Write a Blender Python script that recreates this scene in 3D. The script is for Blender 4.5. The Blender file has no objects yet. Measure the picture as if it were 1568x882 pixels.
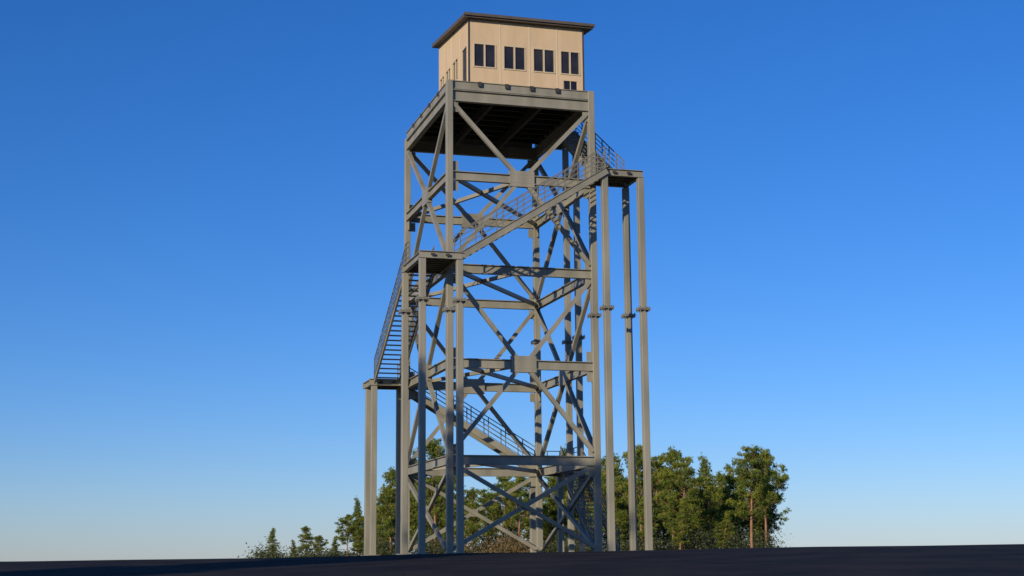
import bpy, math, random
import numpy as np
from mathutils import Vector, Matrix
random.seed(4); rng=np.random.default_rng(7)
S=bpy.context.scene
# ------------------------------------------------------------------ camera
YAW,PITCH,ROLL=[math.radians(a) for a in(-16.299,10.26,.497)]
C=Vector((-17.901,-72.405,-0.379))
F=Vector((-math.sin(YAW)*math.cos(PITCH),math.cos(YAW)*math.cos(PITCH),math.sin(PITCH)))
R=Vector((math.cos(YAW),math.sin(YAW),0));U=R.cross(F)
R2=R*math.cos(ROLL)-U*math.sin(ROLL);U2=R*math.sin(ROLL)+U*math.cos(ROLL)
cam=bpy.data.cameras.new("camera");co=bpy.data.objects.new("camera",cam);S.collection.objects.link(co)
M=Matrix.Identity(4)
for i in range(3):
    M[i][0]=R2[i];M[i][1]=U2[i];M[i][2]=-F[i];M[i][3]=C[i]
co.matrix_world=M
cam.lens=2311.5/1568*36;cam.sensor_width=36;cam.clip_end=6000;cam.clip_start=.1
S.camera=co
FH=Vector((-math.sin(YAW),math.cos(YAW),0));RH=R.copy()
def at(bearing_px,dist):   # ground position from bearing (tan*2311) and distance of the viewpoint
    return Vector((C.x,C.y,0))+FH*dist+RH*(bearing_px/2311.5*dist)
# ------------------------------------------------------------------ materials
def newmat(n):
    m=bpy.data.materials.new(n);m.use_nodes=True;nt=m.node_tree
    return m,nt,nt.nodes["Principled BSDF"]
def noisy(n,c1,c2,scale=3,rough=.6,metal=0,detail=6,bump=0,bscale=40,stretch=None,spec=.5):
    m,nt,b=newmat(n)
    tc=nt.nodes.new("ShaderNodeTexCoord");src=tc.outputs["Object"]
    if stretch:
        mp=nt.nodes.new("ShaderNodeMapping");mp.inputs["Scale"].default_value=stretch
        nt.links.new(src,mp.inputs[0]);src=mp.outputs[0]
    no=nt.nodes.new("ShaderNodeTexNoise");no.inputs["Scale"].default_value=scale;no.inputs["Detail"].default_value=detail
    nt.links.new(src,no.inputs["Vector"])
    cr=nt.nodes.new("ShaderNodeValToRGB");cr.color_ramp.elements[0].position=.35;cr.color_ramp.elements[1].position=.65
    cr.color_ramp.elements[0].color=(*c1,1);cr.color_ramp.elements[1].color=(*c2,1)
    nt.links.new(no.outputs["Fac"],cr.inputs[0]);nt.links.new(cr.outputs[0],b.inputs["Base Color"])
    b.inputs["Roughness"].default_value=rough;b.inputs["Metallic"].default_value=metal
    b.inputs["Specular IOR Level"].default_value=spec
    if bump:
        n2=nt.nodes.new("ShaderNodeTexNoise");n2.inputs["Scale"].default_value=bscale;n2.inputs["Detail"].default_value=8
        nt.links.new(src,n2.inputs["Vector"])
        bp=nt.nodes.new("ShaderNodeBump");bp.inputs["Strength"].default_value=bump;bp.inputs["Distance"].default_value=.05
        nt.links.new(n2.outputs["Fac"],bp.inputs["Height"]);nt.links.new(bp.outputs[0],b.inputs["Normal"])
    return m
steel=noisy("painted_steel",(.185,.183,.147),(.26,.253,.205),1.2,.45,0,8,stretch=(1,1,.25))
steel2=noisy("galvanised_rail",(.12,.122,.108),(.17,.17,.15),3,.5)
deckm=noisy("deck_underside",(.02,.02,.02),(.035,.033,.03),2,.8)  # plate colour kept near-black, with the underside shade painted in
joistm=noisy("joist_painted_shade",(.028,.027,.025),(.045,.042,.038),2,.8)  # joists coloured near-black to stand in for shade under the deck
wallm=noisy("wall_panel",(.48,.37,.24),(.54,.42,.275),1.0,.7,stretch=(2,2,.4))
seamm=noisy("panel_joint",(.5,.43,.32),(.55,.47,.34),1,.7)
roofm=noisy("roof_metal",(.07,.06,.05),(.09,.078,.065),2,.6)
framem=noisy("window_frame",(.45,.38,.27),(.5,.42,.3),3,.6)
darkm=noisy("dark_trim",(.03,.027,.024),(.045,.04,.035),3,.6)
glassm=noisy("window_glass",(.012,.012,.014),(.03,.028,.028),.9,.08)
# ------------------------------------------------------------------ mesh builder
class MB:
    def __init__(s): s.v=[];s.f=[]
    def prism(s,a,b,sx,ux,w,h):
        n=len(s.v)
        for p in(a,b):
            for i,j in((-1,-1),(1,-1),(1,1),(-1,1)):
                s.v.append(tuple(p+sx*(i*w/2)+ux*(j*h/2)))
        for q in((0,3,2,1),(4,5,6,7),(0,1,5,4),(1,2,6,5),(2,3,7,6),(3,0,4,7)):
            s.f.append(tuple(n+k for k in q))
    def axes(s,a,b,up):
        d=(b-a).normalized()
        if up is None: up=Vector((0,0,1)) if abs(d.z)<.95 else Vector((0,1,0))
        sx=d.cross(up).normalized();return sx,sx.cross(d)
    def bar(s,a,b,w,h=None,up=None,off=(0,0)):
        a=Vector(a);b=Vector(b);h=h or w;sx,ux=s.axes(a,b,up)
        o=sx*off[0]+ux*off[1];s.prism(a+o,b+o,sx,ux,w,h)
    def ibeam(s,a,b,w,h,t=.035,top=True):
        a=Vector(a);b=Vector(b);sx,ux=s.axes(a,b,None)
        if top: a=a-ux*h/2;b=b-ux*h/2
        s.prism(a+ux*(h/2-t/2),b+ux*(h/2-t/2),sx,ux,w,t)
        s.prism(a-ux*(h/2-t/2),b-ux*(h/2-t/2),sx,ux,w,t)
        s.prism(a,b,sx,ux,t*.8,h-2*t)
    def box(s,x0,x1,y0,y1,z0,z1):
        s.bar((x0,(y0+y1)/2,(z0+z1)/2),(x1,(y0+y1)/2,(z0+z1)/2),y1-y0,z1-z0)
    def obj(s,name,mat,parent=None,bevel=0):
        me=bpy.data.meshes.new(name);me.from_pydata(s.v,[],s.f);me.update()
        me.materials.append(mat);o=bpy.data.objects.new(name,me);S.collection.objects.link(o)
        if parent:o.parent=parent
        if bevel:
            b=o.modifiers.new("b","BEVEL");b.width=bevel;b.segments=2;b.limit_method='ANGLE'
        return o
tower=bpy.data.objects.new("steel_observation_tower",None);S.collection.objects.link(tower)
W,D,H=7.672,9.976,24.0;P=4.8
CW=.33
# ---- main columns
cols=MB();fl=MB();bolts=MB()
def column(x,y,z1,w=CW,splice=True):
    cols.bar((x,y,-.8),(x,y,z1),w,w)
    fl.box(x-.32,x+.32,y-.32,y+.32,-.25,.03+.0)
    if splice and z1>12.5:
        for dz in(-.05,.012):
            fl.box(x-.3,x+.3,y-.3,y+.3,12.02+dz,12.02+dz+.038)
        for i in(-.25,0,.25):
            for j in(-.25,.25):
                bolts.bar((x+i,y+j,11.9),(x+i,y+j,12.15),.045)
                if i==0: bolts.bar((x+j,y,11.9),(x+j,y,12.15),.045)
for x,y in((0,0),(W,0),(0,D),(W,D)): column(x,y,H if y==0 else 23.6)
for x,y,z in((-2.037,-2.81,14.0),(-.193,-2.81,14.0),(-2.037,1.068,14.0),
             (7.49,-2.392,18.8),(9.429,-2.392,18.8),(9.429,-.281,18.8),
             (-1.982,9.3,9.2),(-1.982,10.95,9.2),(-.278,10.66,9.2),
             (9.376,7.561,23.5),(9.376,9.44,23.5),(9.376,11.3,4.5),(7.7,11.3,4.5)):
    column(x,y,z,.31)
cols.obj("columns",steel,tower,.018);fl.obj("splice_flanges",steel,tower);bolts.obj("flange_bolts",steel2,tower)
# ---- floor beams and braces
bm=MB();br=MB();gp=MB()
h=CW/2
for n in range(1,5):
    z=P*n
    bm.ibeam((h,0,z),(W-h,0,z),.25,.47)
    bm.ibeam((h,D,z),(W-h,D,z),.25,.47)
    bm.ibeam((0,h,z),(0,D-h,z),.25,.47)
    bm.ibeam((W,h,z),(W,D-h,z),.25,.47)
    br.bar((.15,.15,z-.2),(W-.15,D-.15,z-.2),.18,.2)
    br.bar((.15,D-.15,z-.22),(W/2,.1,z-.22),.17,.19)
# top frame
for y in(0,D): bm.ibeam((h,y,23.5),(W-h,y,23.5),.27,.6)
for x in(0,W): bm.ibeam((x,h,23.5),(x,D-h,23.5),.27,.6)
def face(p,q):
    p=Vector(p);q=Vector(q);m=(p+q)/2;e=(q-p).normalized();k=e*.2
    nrm=Vector((-e.y,e.x,0))
    for n in range(5):
        z0=P*n;z1=P*(n+1)
        zt=z1-.47 if n<4 else 22.9
        Z=lambda v,z:Vector((v.x,v.y,z))
        if n==0:
            o=nrm*.12
            br.bar(Z(p+k+o,.25),Z(q-k+o,zt),.17,.2);br.bar(Z(p+k-o,zt),Z(q-k-o,.25),.165,.198)
            gp.bar(Z(m-e*.25,(zt+.25)/2),Z(m+e*.25,(zt+.25)/2),.12,.4)
        elif n%2==0:   # V : feet at the middle of the lower beam
            br.bar(Z(p+k,zt-.1),Z(m-e*.35,z0+.1),.2,.2);br.bar(Z(q-k,zt-.1),Z(m+e*.35,z0+.1),.204,.204)
            gp.bar(Z(m-e*.65,z0+.1),Z(m+e*.65,z0+.1),.262,.2)
        else:
            br.bar(Z(p+k,z0+.25),Z(m-e*.35,zt-.1),.2,.2);br.bar(Z(q-k,z0+.25),Z(m+e*.35,zt-.1),.204,.204)
            gp.bar(Z(m-e*.65,zt-.08),Z(m+e*.65,zt-.08),.262,.16)
            gp.bar(Z(m-e*.65,z1-.235),Z(m+e*.65,z1-.235),.262,.40)
        for c,s in((p,1),(q,-1)):
            if n>0:
                gp.bar(Z(c+e*s*h,z0+.28),Z(c+e*s*(h+.3),z0+.28),.03,.5)
            gp.bar(Z(c+e*s*h,zt-.3),Z(c+e*s*(h+.3),zt-.3),.03,.5)
face((0,0,0),(W,0,0));face((0,D,0),(W,D,0));face((0,0,0),(0,D,0));face((W,0,0),(W,D,0))
bm.obj("floor_beams",steel,tower);br.obj("diagonal_braces",steel,tower);gp.obj("gusset_plates",steel,tower)
# ---- top deck
dk=MB();ds=MB();cl=MB();jo=MB()
dk.box(-.1,W+.1,-.1+.04,.0,23.53,23.62)
dk.ibeam((h,-.02,24.0),(W-h,-.02,24.0),.14,.46,.03)
dk.ibeam((h,D,24.0),(W-h,D,24.0),.14,.46,.03)
dk.ibeam((-.02,h,24.0),(-.02,D+.1,24.0),.14,.46,.03)
dk.ibeam((W+.02,h,24.0),(W+.02,D+.1,24.0),.14,.46,.03)
y=1.0
while y<D-.3:
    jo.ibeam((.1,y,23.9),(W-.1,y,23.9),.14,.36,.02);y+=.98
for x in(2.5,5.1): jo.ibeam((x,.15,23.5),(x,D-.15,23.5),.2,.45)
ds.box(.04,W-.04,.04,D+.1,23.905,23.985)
for x in(1.5,2.95,4.3,5.7): cl.box(x,x+.2,-.16,-.095,23.76,24.0)
for y in(2,4,6,8): cl.box(-.16,-.095,y,y+.16,23.78,23.96)
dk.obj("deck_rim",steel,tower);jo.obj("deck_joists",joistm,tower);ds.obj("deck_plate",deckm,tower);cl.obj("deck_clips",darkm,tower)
# ---- landings
ld=MB();lp=MB();lc=MB()
def landing(x0,x1,y0,y1,z):
    e=.16
    ld.ibeam((x0-e,y0,z),(x1+e,y0,z),.2,.36,.03);ld.ibeam((x0-e,y1,z),(x1+e,y1,z),.2,.36,.03)
    ld.ibeam((x0,y0+.11,z),(x0,y1-.11,z),.2,.355,.03);ld.ibeam((x1,y0+.11,z),(x1,y1-.11,z),.2,.355,.03)
    yy=y0+.5
    while yy<y1-.2:
        ld.ibeam((x0+.1,yy,z-.06),(x1-.1,yy,z-.06),.08,.2,.015);yy+=.5
    lp.box(x0+.02,x1-.02,y0+.02,y1-.02,z-.035,z+.012)
    for f in(.22,.62):
        xx=x0+(x1-x0)*f;lc.box(xx,xx+.2,y0-.13,y0-.085,z-.24,z-.12)
landing(-2.037,-.193,-2.81,1.068,14.4)
landing(7.49,9.429,-2.392,-.281,19.2)
landing(-2.1,-.278,9.3,11.2,9.6)
landing(7.85,9.376,7.45,11.3,4.8)
landing(7.95,9.376,7.45,10.0,24.0)
ld.bar((-.19,-.5,14.2),(0,-.3,14.2),.2,.3);ld.bar((7.49,-.4,19.0),(7.6,0,19.0),.2,.3)
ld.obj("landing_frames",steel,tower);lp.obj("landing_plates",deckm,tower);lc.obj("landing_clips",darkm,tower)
# ---- stairs & rails
st=MB();tr=MB();ra=MB()
def rail(a,b,posts=None,rails=(.3,.56,.82,1.08)):
    a=Vector(a);b=Vector(b);L=(b-a).length;n=posts or max(1,int(L/1.15))
    for i in range(n+1):
        p=a.lerp(b,i/n);ra.bar(p,p+Vector((0,0,1.08)),.048)
    for r in rails:
        o=Vector((0,0,r));ra.bar(a+o,b+o,.045 if r>1 else .032)
def stair(a0,b0,off):
    a0=Vector(a0);b0=Vector(b0);off=Vector(off)
    n=23
    for k,o in((0,Vector()),(1,off)):
        st.ibeam(a0+o,b0+o,.1,.34,.025)
        rail(a0+o,b0+o)
    for i in range(1,n+1):
        p=a0.lerp(b0,(i-.5)/n)
        q=p+off
        tr.bar(p-Vector((0,0,.06)),q-Vector((0,0,.06)),.27,.045)
stair((-.15,-2.81,14.4),(7.49,-2.81+.2,19.2),(0,1.15,0))
stair((-1.99,9.25,9.6),(-1.99,1.1,14.4),(1.45,0,0))
stair((7.85,10.3,4.8),(-.25,10.3,9.6),(0,.95,0))
stair((9.38,-.25,19.2),(9.38,7.45,24.0),(-1.2,0,0))
stair((9.38,1.6,0),(9.38,7.45,4.8),(-1.2,0,0))
rail((9.38,7.45,24),(9.38,10,24),2);rail((9.38,10,24),(7.95,10,24),2)
rail((9.38,7.45,4.8),(9.38,11.3,4.8),3);rail((9.38,11.3,4.8),(7.85,11.3,4.8),2)
rail((7.5,-.5,19.2),(8.2,-.5,19.2),1)
rail((-2.03,1.1,14.4),(-2.03,.2,14.4),1)
rail((2.2,D-.02,24),(W,D-.02,24),6)
st.obj("stair_stringers",steel,tower);tr.obj("stair_treads",steel,tower);ra.obj("handrails",steel2,tower)
# ---- cabin
K0,K1,Y0,Y1=1.242,7.512,.7,7.459;HF,HB=27.706,28.432
cab=bpy.data.objects.new("cabin",None);S.collection.objects.link(cab);cab.parent=tower
def zt(y):return HF+(HB-HF)*(y-Y0)/(Y1-Y0)
fw=[(1.53,2.65,25.13,26.35),(3.16,4.28,25.13,26.35),(4.79,5.9,25.13,26.35),(6.31,7.3,25.13,26.35)]
lw=[(3.1,4.2,25.2,26.35),(4.75,5.75,25.2,26.35),(6.2,7.15,25.2,26.35)]
wl=MB();fr=MB();gl=MB();dt=MB();sm=MB()
zb=24.0
t=.15
def wallx(x0,x1,y,ops,z0,z1):
    xs=sorted({x0,x1,*[o[0] for o in ops],*[o[1] for o in ops]})
    for a,b in zip(xs[:-1],xs[1:]):
        o=[q for q in ops if q[0]<=a+1e-6 and q[1]>=b-1e-6]
        segs=[(z0,z1)]
        for q in sorted(o,key=lambda q:q[2]):
            l=segs.pop();segs+=[(l[0],q[2]),(q[3],l[1])]
        for s0,s1 in segs: wl.box(a,b,y,y+t,s0,s1)
low=(6.42,7.22,24.16,24.74)
wallx(K0,K1,Y0,fw+[low],zb,HF)
wallx(K0,K1,Y1-t,[],zb,HB)
def prismy(mb,x0,x1,y0,y1,z0,za,zc):
    n=len(mb.v)
    mb.v+= [(x0,y0,z0),(x1,y0,z0),(x1,y1,z0),(x0,y1,z0),(x0,y0,za),(x1,y0,za),(x1,y1,zc),(x0,y1,zc)]
    for q in((0,3,2,1),(4,5,6,7),(0,1,5,4),(1,2,6,5),(2,3,7,6),(3,0,4,7)): mb.f.append(tuple(n+k for k in q))
def wally(x,ops):
    a0=Y0+t;b0=Y1-t
    ys=sorted({a0,b0,*[o[0] for o in ops],*[o[1] for o in ops]})
    for a,b in zip(ys[:-1],ys[1:]):
        o=[q for q in ops if q[0]<=a+1e-6 and q[1]>=b-1e-6]
        if not o: prismy(wl,x,x+t,a,b,zb,zt(a),zt(b))
        else:
            q=o[0]
            if q[2]>zb+.01: wl.box(x,x+t,a,b,zb,q[2])
            prismy(wl,x,x+t,a,b,q[3],zt(a),zt(b))
door=(1.1,2.15,24.0,26.4)
wally(K0,lw+[door]);wally(K1-t,[])
for x0,x1,z0,z1 in fw:
    m=(x0+x1)/2;f=.035
    for a,b in((x0,m-.045),(m+.045,x1)):
        gl.box(a+f,b-f,Y0+.05,Y0+.06,z0+f,z1-f)
        dt.box(a,b,Y0+.02,Y0+.05,z0,z0+f);dt.box(a,b,Y0+.02,Y0+.05,z1-f,z1)
        dt.box(a,a+f,Y0+.02,Y0+.05,z0+f,z1-f);dt.box(b-f,b,Y0+.02,Y0+.05,z0+f,z1-f)
    fr.box(m-.045,m+.045,Y0-.01,Y0+.06,z0,z1)
    fr.box(x0-.06,x1+.06,Y0-.035,Y0-.003,z0-.06,z0-.0);fr.box(x0-.06,x1+.06,Y0-.02,Y0-.003,z1,z1+.05)
    fr.box(x0-.06,x0,Y0-.02,Y0-.003,z0,z1);fr.box(x1,x1+.06,Y0-.02,Y0-.003,z0,z1)
x0,x1,z0,z1=low
gl.box(x0,x1,Y0+.06,Y0+.07,z0,z1)
for k in(0,2,4):
    xx=x0+(x1-x0-.04)*k/4;fr.box(xx,xx+.04,Y0+.02,Y0+.05,z0,z1)
for y0,y1,z0,z1 in lw:
    m=(y0+y1)/2
    for a,b in((y0,m-.04),(m+.04,y1)): gl.box(K0+.05,K0+.06,a+.03,b-.03,z0+.03,z1-.03)
    dt.box(K0+.02,K0+.05,y0,y1,z0,z0+.03);dt.box(K0+.02,K0+.05,y0,y1,z1-.03,z1)
    fr.box(K0-.01,K0+.055,m-.04,m+.04,z0+.03,z1-.03)
    fr.box(K0-.02,K0-.003,y0-.06,y0,z0,z1);fr.box(K0-.02,K0-.003,y1,y1+.06,z0,z1)
dt.box(K0+.03,K0+.08,door[0]+.05,door[1]-.05,24.0,door[3]-.05)
fr.box(K0-.02,K0+.1,door[0],door[0]+.05,24,door[3]);fr.box(K0-.02,K0+.1,door[1]-.05,door[1],24,door[3])
fr.box(K0-.02,K0+.1,door[0]+.05,door[1]-.05,door[3]-.05,door[3])
for x in(2.94,4.55,6.08): sm.box(x-.03,x+.03,Y0-.012,Y0-.001,zb,HF-.1)
for y in(2.7,4.5,6.0): sm.box(K0-.012,K0-.001,y-.03,y+.03,zb,zt(y)-.1)
dt.box(K1-.0,K1+.07,Y0-.07,Y0+.0,zb,HF-.06)
dt.box(K0-.05,K0,Y0-.05,Y0,zb,HF-.06)
rf=MB()
ex0,ex1,ey0,ey1=K0-.33,K1+.55,Y0-.32,Y1+.35
def zr(y):return zt(y)+.002
rf.v+=[(ex0,ey0,zr(ey0)),(ex1,ey0,zr(ey0)),(ex1,ey1,zr(ey1)),(ex0,ey1,zr(ey1)),(ex0,ey0,zr(ey0)+.2),(ex1,ey0,zr(ey0)+.2),(ex1,ey1,zr(ey1)+.2),(ex0,ey1,zr(ey1)+.2)]
for q in((0,3,2,1),(4,5,6,7),(0,1,5,4),(1,2,6,5),(2,3,7,6),(3,0,4,7)): rf.f.append(q)
rf.box(ex0-.04,ex1+.04,ey0-.1,ey0-.003,zr(ey0)+.08,zr(ey0)+.23)
wl.obj("walls",wallm,cab);fr.obj("window_frames",framem,cab);gl.obj("window_glass",glassm,cab)
dt.obj("dark_trim",darkm,cab);sm.obj("panel_joints",seamm,cab);rf.obj("roof",roofm,cab)
# ------------------------------------------------------------------ ground
def gh(x,y):
    dx=x-C.x;dy=y-C.y
    s=dx*FH.x+dy*FH.y;t_=dx*RH.x+dy*RH.y
    k=min(max(s/69.,0),1.); z=-2.0*(1-k)
    if s<0: z=-2.0
    tilt=.012*max(-15,min(15,t_))*max(0,min(1,(s-10)/40))*max(0,min(1,(400-s)/250))
    if s>90: z-=min(1.0,(s-90)*.003)
    return z+tilt+.03*math.sin(x*.35+y*.12)*math.sin(y*.22-x*.1)*min(1,abs(s)/40)
def sheet(name,ss,ts,mat,dz):
    v=[];f=[]
    for s in ss:
        for t_ in ts:
            p=Vector((C.x,C.y,0))+FH*s+RH*t_;v.append((p.x,p.y,gh(p.x,p.y)+dz+random.uniform(-.006,.006)*(1 if dz else 0)))
    m=len(ts)
    for i in range(len(ss)-1):
        for j in range(m-1):
            a=i*m+j;f.append((a,a+1,a+m+1,a+m))
    me=bpy.data.meshes.new(name);me.from_pydata(v,[],f);me.update();me.materials.append(mat)
    for p in me.polygons:p.use_smooth=True
    o=bpy.data.objects.new(name,me);S.collection.objects.link(o);return o
ss=[-3000,-1000,-300,-150,-80]+list(np.arange(-60,130,2.0))+[140,160,190,230,300,400,600,1000,3000]
ts=[-3000,-1000,-400,-200,-120,-80]+list(np.arange(-60,61,2.0))+[80,120,200,400,1000,3000]
gm=noisy("dry_grass_ground",(.16,.12,.065),(.09,.085,.035),.35,.95,0,10,.6,6)
am=noisy("asphalt_painted_shade",(.009,.009,.011),(.027,.024,.022),.35,.9,0,14,.9,7,spec=.1)  # asphalt blackened so its colour carries the foreground shade
sheet("ground",ss,ts,gm,0)
sheet("asphalt_shade_sheet",list(np.arange(-30,69,2.0)),list(np.arange(-60,61,2.0)),am,.02)
# ------------------------------------------------------------------ pines
def leafmat(n,ramp,trans=.25):
    m,nt,b=newmat(n)
    at_=nt.nodes.new("ShaderNodeAttribute");at_.attribute_name="tint"
    cr=nt.nodes.new("ShaderNodeValToRGB");cr.color_ramp.elements.remove(cr.color_ramp.elements[1])
    cr.color_ramp.elements[0].position=ramp[0][0];cr.color_ramp.elements[0].color=(*ramp[0][1],1)
    for p,c in ramp[1:]:
        e=cr.color_ramp.elements.new(p);e.color=(*c,1)
    nt.links.new(at_.outputs["Fac"],cr.inputs[0]);nt.links.new(cr.outputs[0],b.inputs["Base Color"])
    b.inputs["Roughness"].default_value=.6
    tb=nt.nodes.new("ShaderNodeBsdfTranslucent");mx=nt.nodes.new("ShaderNodeMixShader");mx.inputs[0].default_value=trans
    nt.links.new(cr.outputs[0],tb.inputs[0]);nt.links.new(b.outputs[0],mx.inputs[1]);nt.links.new(tb.outputs[0],mx.inputs[2])
    nt.links.new(mx.outputs[0],nt.nodes["Material Output"].inputs[0])
    return m
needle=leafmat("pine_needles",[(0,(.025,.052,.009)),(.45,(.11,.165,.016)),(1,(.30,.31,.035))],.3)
bark=noisy("pine_bark",(.18,.09,.05),(.30,.17,.10),4,.9,stretch=(1,1,.3))
def tube(v,f,pts,rad,n=7):
    b0=len(v)
    for k,(p,r) in enumerate(zip(pts,rad)):
        for i in range(n):
            a=2*math.pi*i/n;v.append((p[0]+r*math.cos(a),p[1]+r*math.sin(a),p[2]))
    for k in range(len(pts)-1):
        for i in range(n):
            a=b0+k*n+i;b=b0+k*n+(i+1)%n;f.append((a,b,b+n,a+n))
def pine(name,seed,Ht=10.,cr0=.28,wid=2.6,nb=44,power=.8):
    r=np.random.default_rng(seed);v=[];f=[]
    bx,by=r.normal(0,.012,2)
    axis=lambda z:np.array([bx*z*z*.3+.08*math.sin(z*.9+seed),by*z*z*.3+.06*math.sin(z*.7),z])
    tube(v,f,[axis(z) for z in np.linspace(-.4,Ht*.98,12)],np.linspace(.17,.02,12))
    tufts=[]
    for i in range(nb):
        u=(i+r.random())/nb;z=Ht*(cr0+(1-cr0)*u*.97)
        prof=(.5+.5*math.sin(min(1,u*2.2+.1)*math.pi/2))*(1-u)**power+.07
        L=wid*prof*r.choice([.5,.8,1.0,1.3],p=[.25,.3,.3,.15])*r.uniform(.9,1.1);az=i*2.4+r.normal(0,.6)
        rise=r.uniform(-.1,.25)+u*.5
        base=axis(z);d=np.array([math.cos(az),math.sin(az),0]);sd=np.array([-d[1],d[0],0])
        pt=lambda t_:base+d*L*t_+np.array([0,0,L*(rise*t_+.3*t_*t_)])
        tube(v,f,[pt(t_) for t_ in np.linspace(0,1,5)],np.linspace(.035,.01,5)*(1+L*.4),4)
        # foliage pads at branch ends and along side twigs
        npad=int(1.5+L*2.2)
        for k in range(npad):
            t_=1.0 if k==0 else r.uniform(.35,.98);side=0 if k==0 else r.choice([-1,1])*r.uniform(.1,.45)*L*.7
            q0=pt(t_);q=q0+sd*side+np.array([0,0,abs(side)*.35+.08])
            tube(v,f,[pt(max(0,t_-.15)),q],[.018,.007],3)
            R_=r.uniform(.22,.4);ti=r.random()
            for m_ in range(int(16*(R_/.33)**2)):
                o=r.normal(0,1,3)*np.array([R_,R_,R_*.55])*.72
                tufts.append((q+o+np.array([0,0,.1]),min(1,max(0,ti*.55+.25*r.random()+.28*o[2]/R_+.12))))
    # leader shoots
    for k in range(7):
        tufts.append((axis(Ht*(.93+.01*k)),.7))
    nW=len(f)
    vv=[];ff=[];tint=[];b0=len(v);nbld=10
    for q,ti in tufts:
        dirs=r.normal(0,1,(nbld,3))+np.array([0,0,.8]);dirs/=np.linalg.norm(dirs,axis=1)[:,None]
        sd=np.cross(dirs,r.normal(0,1,(nbld,3)));sd/=np.linalg.norm(sd,axis=1)[:,None]
        L=r.uniform(.18,.33,(nbld,1));w=.027
        a=q+dirs*.02-sd*w;b=q+dirs*.02+sd*w;c=q+dirs*L
        n0=b0+len(vv)
        for k in range(nbld):
            vv+=[tuple(a[k]),tuple(b[k]),tuple(c[k])];ff.append((n0+3*k,n0+3*k+1,n0+3*k+2))
        tint+= [ti]*nbld
    me=bpy.data.meshes.new(name);me.from_pydata(v+vv,[],f+ff);me.update()
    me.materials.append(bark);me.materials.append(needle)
    idx=np.zeros(len(f)+len(ff),dtype=np.int32);idx[nW:]=1
    me.polygons.foreach_set("material_index",idx)
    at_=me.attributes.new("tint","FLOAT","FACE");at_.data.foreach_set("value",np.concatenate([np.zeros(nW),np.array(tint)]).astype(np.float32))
    me.update();return me
V=[pine("pine_a",1,cr0=.22,wid=2.4),pine("pine_b",2,cr0=.36,wid=2.6,nb=42,power=.65),pine("pine_c",3,cr0=.14,wid=2.1,nb=54,power=1.0),
   pine("pine_d",5,cr0=.3,wid=2.9,nb=46,power=.6),pine("pine_e",8,cr0=.1,wid=1.6,nb=50,power=1.1)]
def put(me,x,y,Ht,rot,wf=1):
    o=bpy.data.objects.new("pine_tree",me);S.collection.objects.link(o)
    o.location=(x,y,gh(x,y));s=Ht/10;o.scale=(s*wf,s*wf,s);o.rotation_euler=(0,0,rot)
def tree(u,vtop,dist,k=None,wf=1):
    p=at(u-784,dist);hor=859-.0087*(u-784)
    Ht=(hor-vtop)/2311.5*dist*1.0+ C.z-gh(p.x,p.y)
    put(V[random.randrange(5) if k is None else k],p.x,p.y,Ht,random.uniform(0,6.28),wf)
L=[(418,810,150,4,1.3),(470,808,150,0,1.25),(489,822,140,1,1.3),(452,828,160,2,1.2),(532,792,140,1,1.1),(551,765,165,4,.8),(546,800,150,0,1.1),
(597,722,135,0,.9),(583,752,150,2,1),(612,745,160,1,1),(574,775,165,3,1),(640,705,150,2,.9),(664,681,135,1,.85),(652,738,165,3,1),(690,715,150,0,.9),
(722,752,150,0,.8),(742,755,165,3,1),(768,730,150,3,.9),(792,733,140,1,.9),(812,735,165,0,1),(838,715,150,2,1),(853,690,150,4,.9),(880,712,160,3,1),(905,716,150,1,1),
(928,706,145,0,.9),(950,700,160,2,.95),(975,690,140,1,.85),(998,706,165,3,1),(1024,692,150,0,.9),(1040,708,140,3,.9),(1062,738,165,2,1),(1082,702,150,4,1),
(1098,728,165,0,1),(1112,716,155,2,.9),(1143,693,125,3,.95),(1164,697,150,1,.85),(1126,730,170,0,1),(1156,735,170,2,1),(1010,740,175,2,1.1),(960,740,180,3,1.1),(890,740,180,2,1.1),(620,755,180,3,1.1),(680,745,180,2,1.1),(860,740,180,1,1.1),(1085,745,180,3,1.1),(1050,750,185,1,1.1),(780,755,180,2,1),(1035,765,130,2,1.2),(985,770,130,0,1.2),
(596,775,175,2,1.2),(640,765,185,0,1.2),(710,765,180,3,1.2),(748,772,185,2,1.2),(820,765,185,3,1.2),(925,750,185,0,1.2),(990,735,185,2,1.2),(1070,755,170,0,1.2),(1120,755,180,2,1.2),(1150,760,185,0,1.2),(565,800,170,2,1.1),(512,822,165,2,1.2),
(1168,742,165,3,1),(940,765,190,2,1.3),(1020,765,190,0,1.3),(1100,765,190,3,1.3),(870,765,190,0,1.3),(1155,775,190,2,1.3),(1100,785,130,2,1.4),(945,785,135,0,1.4),(840,785,190,2,1.4),(665,780,190,0,1.4)]
for a in L: tree(*a)
# pines standing up-sun of the tower (their shadow falls on its foot)
SUN=Vector((-.767,-.642,0))
PP=Vector((.642,-.767,0))
for p_,dd,Ht,k in((1.0,44,21.0,0),(3.9,46,19.5,3),(2.4,51,21.5,2),(1.4,57,23,3),(4.4,55,21.5,0),(2.6,62,23.5,3)):
    q=SUN*dd+PP*p_;put(V[k],q.x,q.y,Ht,dd,.6)
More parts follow.
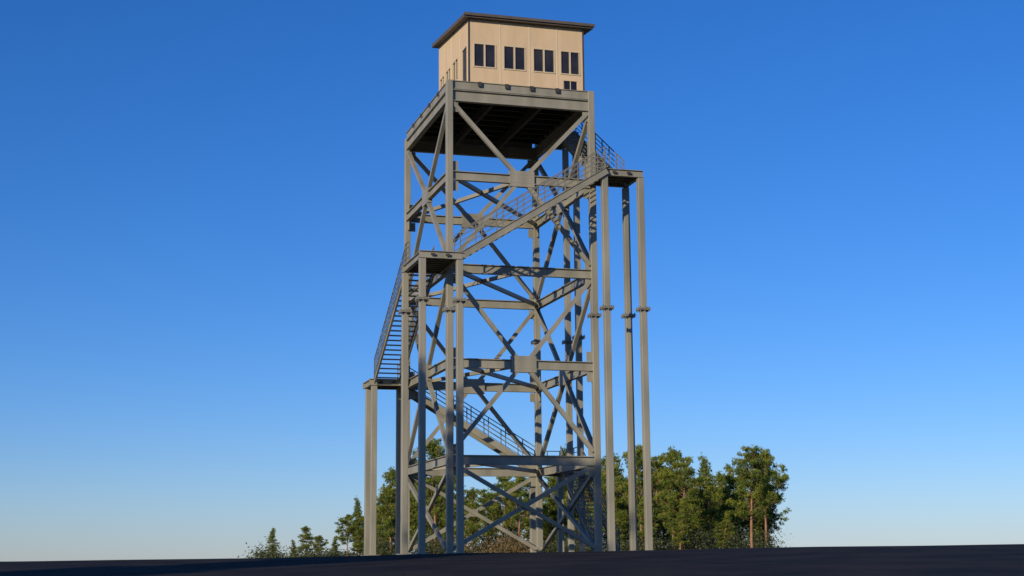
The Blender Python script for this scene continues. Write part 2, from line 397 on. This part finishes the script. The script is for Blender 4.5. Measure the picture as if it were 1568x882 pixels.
# ------------------------------------------------------------------ undergrowth
shrub=leafmat("brush_leaves",[(0,(.018,.028,.008)),(.55,(.075,.09,.018)),(.8,(.12,.09,.03)),(1,(.2,.125,.05))])
def brush():
    v=[];f=[];ti=[]
    r=rng
    for c in range(460):
        u=r.uniform(560,1172);d=r.uniform(128,175)
        if r.random()<.14: u=r.uniform(398,560)
        p=at(u-784,d);hh=r.uniform(.6,2.8)*(1 if u>560 else .6);ww=r.uniform(.8,1.8)
        brown=(700<u<815) and r.random()<.6
        z0=gh(p.x,p.y)
        n=170
        P_=r.normal(0,1,(n,3))*np.array([ww*.5,ww*.5,hh*.28])+np.array([p.x,p.y,z0+hh*.5])
        tb=r.random()*.5
        for q in P_:
            a=r.normal(0,1,3);a/=np.linalg.norm(a);b=np.cross(a,r.normal(0,1,3));b/=np.linalg.norm(b);s=r.uniform(.05,.14)
            n0=len(v);v+=[tuple(q-a*s),tuple(q+b*s*.5),tuple(q+a*s),tuple(q-b*s*.5)];f.append((n0,n0+1,n0+2,n0+3))
            ti.append(r.uniform(.75,1) if brown else tb+r.random()*.2)
    me=bpy.data.meshes.new("undergrowth");me.from_pydata(v,[],f);me.update();me.materials.append(shrub)
    at_=me.attributes.new("tint","FLOAT","FACE");at_.data.foreach_set("value",np.array(ti,dtype=np.float32))
    o=bpy.data.objects.new("undergrowth",me);S.collection.objects.link(o)
brush()
# ------------------------------------------------------------------ light
EL=math.radians(16)
w=bpy.data.worlds.new("World");S.world=w;w.use_nodes=True;nt=w.node_tree
bg=nt.nodes["Background"];sky=nt.nodes.new("ShaderNodeTexSky");sky.sky_type='NISHITA';sky.sun_disc=False
sky.sun_elevation=EL;sky.sun_rotation=math.atan2(SUN.x,SUN.y)%(2*math.pi)
sky.air_density=1.0;sky.dust_density=0.1;sky.ozone_density=5.5
hs=nt.nodes.new("ShaderNodeHueSaturation");hs.inputs["Saturation"].default_value=1.16
mu=nt.nodes.new("ShaderNodeMix");mu.data_type='RGBA';mu.blend_type='MULTIPLY';mu.inputs[0].default_value=1
mu.inputs[7].default_value=(.9,.92,1.22,1)
nt.links.new(sky.outputs[0],hs.inputs["Color"]);nt.links.new(hs.outputs[0],mu.inputs[6]);nt.links.new(mu.outputs[2],bg.inputs[0])
bg.inputs[1].default_value=.108
sd=bpy.data.lights.new("sun","SUN");sd.energy=5.0;sd.angle=math.radians(.5);sd.color=(1,.83,.6)
so=bpy.data.objects.new("sun",sd);S.collection.objects.link(so)
dirv=Vector((SUN.x*math.cos(EL),SUN.y*math.cos(EL),math.sin(EL)))
so.rotation_euler=dirv.to_track_quat('Z','Y').to_euler()
S.view_settings.view_transform='Standard';S.view_settings.look='None';S.view_settings.exposure=0
